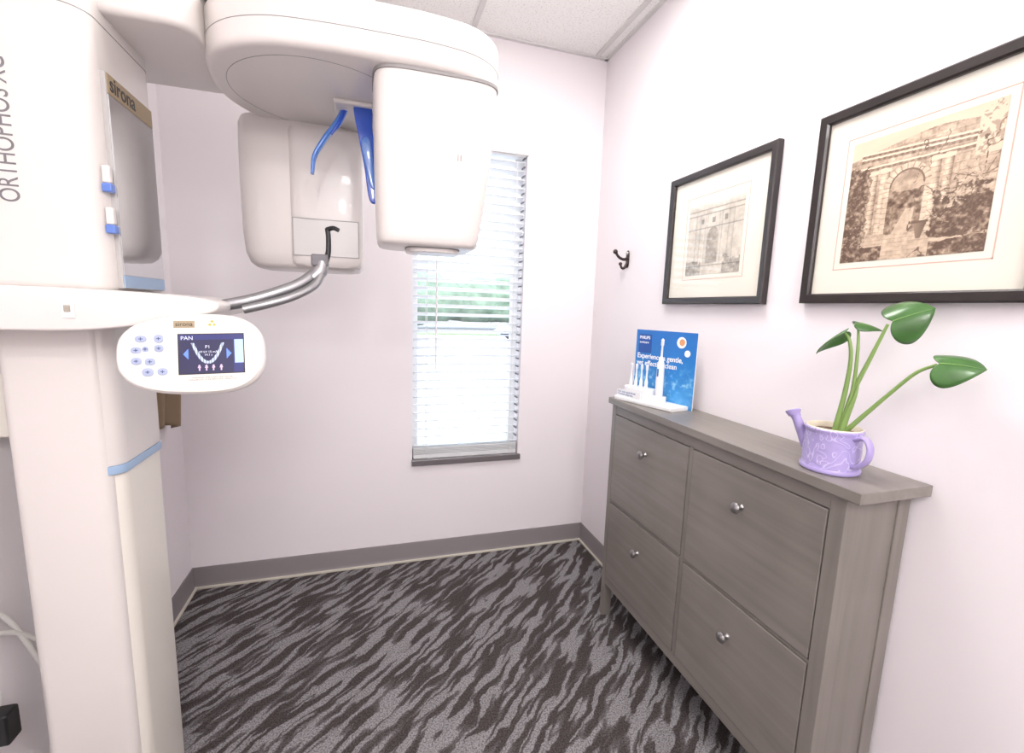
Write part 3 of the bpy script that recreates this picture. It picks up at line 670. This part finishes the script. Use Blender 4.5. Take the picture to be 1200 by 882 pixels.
def screen(u,v):
    c=np.zeros(u.shape+(3,))+np.array([.09,.09,.25])
    bar=(v>.86)|(u>.84); c=np.where(bar[...,None],np.array([.13,.15,.38]),c)
    blt=(u>.86)&(v>.25)&(v<.86); c=np.where(blt[...,None],np.array([.62,.74,.92]),c)
    x=(u-.44)/.24; yv=(v-.28)/.42
    d=np.abs(yv-x*x*1.25)/(1+2.2*np.abs(x)); par=(d<.075)&(yv<1.2)&(yv>-.2); c=np.where((par)[...,None],np.array([.70,.76,.86])*(.7+.3*(np.sin(u*150)>0))[...,None],c)
    for cx in (.30,.41,.52,.64):
        k=(np.abs(u-cx)<.010+.03*np.clip((.22-v)*6,0,1)*(v>.14)*(v<.22))&(v>.07)&(v<.22)
        c=np.where(k[...,None],np.array([.75,.65,.75]),c)
    for cx,sg in ((.10,1),(.77,-1)):
        k=(np.abs(v-.5)<.07*(1+sg*(u-cx)/.04))&(np.abs(u-cx)<.04); c=np.where(k[...,None],np.array([.35,.5,.85]),c)
    return c
SW,SH=.112,.078; so=Vector((-.022,-.040,.0016))
boxes('screen_bezel',[((so.x-.002,so.y-.002,.0008),(so.x+SW+.002,so.y+SH+.002,.0015))],m_blk,mc,M=Mq)
paint('screen',SW,SH,140,100,screen,Mq@Matrix.Translation(so),paintmat('lcd_screen',.3,emit=.5),mc)
m_sw=mat('screen_white',(210,216,235),.5,emit=(210,216,235),estr=.2)
text('screen_text_mode','PAN',.011,Mq@Matrix.Translation((so.x+.003,so.y+SH-.0105,.0020)),m_sw,mc,ext=.0001)
text('screen_text_program','P1',.009,Mq@Matrix.Translation((so.x+.049,so.y+.050,.0020)),m_sw,mc,ext=.0001,align='CENTER')
text('screen_text_values','69 kV 15 mA\n14.1 s',.0060,Mq@Matrix.Translation((so.x+.050,so.y+.041,.0020)),m_sw,mc,ext=.0001,align='CENTER')
text('warning_text','WARNING: THIS X-RAY UNIT MAY BE\nDANGEROUS TO PATIENT AND OPERATOR',.0042,Mq@Matrix.Translation((so.x+.056,so.y-.010,.0016)),m_gy,mc,ext=.0001,align='CENTER')
boxes('panel_label',[((-.030,.052,.0010),(.006,.066,.0018))],m_tan,mc,M=Mq)
text('panel_label_text','sirona',.012,Mq@Matrix.Translation((-.027,.0555,.0020)),m_blk,mc,ext=.0001)
m_yl=mat('warning_yellow',(196,178,70),.5)
for k in range(3):
    a=math.radians(90+120*k); cx,cy=.036+.0045*math.cos(a),.060+.0045*math.sin(a)
    boxes('trefoil_%d'%(k+1),[((cx-.0024,cy-.0022,.0011),(cx+.0024,cy+.0022,.0016))],m_yl,mc,M=Mq)
m_btn=mat('membrane_button',(166,176,204),.45); m_ic=mat('button_icon',(70,84,130),.5)
for k,(a,b,rx,ry) in enumerate(((-.084,.031,.011,.0075),(-.055,.031,.009,.009),(-.055,.012,.009,.008),(-.092,.009,.010,.007),(-.077,.011,.006,.006),(-.092,-.012,.010,.008),(-.070,-.014,.010,.008),(-.074,-.034,.011,.009),(-.050,-.034,.010,.008))):
    slabo('button_%d'%(k+1),sup(a,b,rx*.85,ry*.9,2.5,24),.001,.0028,m_btn,mc,r=.0008,fn=lambda x,yy,c:tuple(Mq@Vector((x,yy,c))))
    boxes('button_icon_%d'%(k+1),[((a-.0035,b-.0007,.0027),(a+.0035,b+.0007,.0031)),((a-.0007,b-.003,.0027),(a+.0007,b+.003,.0031))],m_ic,mc,M=Mq)

# ---------------------------------------------------------------- lead apron on the left wall
la=empty('lead_apron')
m_ap=mat('tan_vinyl',(134,112,84),.45,coat=.2)
nu,nv=40,24; V=[];F=[]
for j in range(nv):
    for i in range(nu):
        u_=i/(nu-1); v_=j/(nv-1)
        yy=1.86+.34*u_+.02*math.sin(v_*3)
        zz=1.20-.36*v_-.03*math.cos(u_*5)*v_
        xx=XL+.040+.020*math.sin(u_*22+v_*1.5)+.012*math.sin(u_*9)
        V.append((xx,yy,zz))
F=[(j*nu+i,j*nu+i+1,(j+1)*nu+i+1,(j+1)*nu+i) for j in range(nv-1) for i in range(nu-1)]
o=obj('apron_cloth',V,F,m_ap,la,angle=80); md=o.modifiers.new('s','SOLIDIFY'); md.thickness=.006
sweep('hanger_bar',[(XL+.04,1.86,1.205),(XL+.042,2.03,1.21),(XL+.04,2.20,1.205)],.008,m_brz,la,N=10)
sweep('hanger_hook',[(XL+.001,2.03,1.26),(XL+.03,2.03,1.25),(XL+.042,2.03,1.21)],.006,m_brz,la,N=10)

# ---------------------------------------------------------------- outlet, adapter and cables
ad=empty('power_adapter')
box('adapter_body',(XL+.008,1.170,.37),(XL+.045,1.212,.445),m_blk,ad,bevel=.006)
box('outlet_plate',(XL+.0005,1.14,.34),(XL+.008,1.225,.47),m_white,ad,bevel=.002)
m_cb=mat('white_cable',(216,214,210),.5)
cbp=empty('power_cable')
sweep('cable_1',[(XL+.012,1.06,.74),(XL+.03,1.20,.68),(-.785,1.27,.54),(-.775,1.30,.40),(-.78,1.28,.2),(-.80,1.24,.02)],.006,m_cb,cbp,N=10)
sweep('cable_2',[(XL+.012,1.05,.66),(XL+.02,1.13,.66),(-.79,1.24,.60),(-.765,1.31,.50),(-.755,1.34,.42)],.006,m_cb,cbp,N=10)
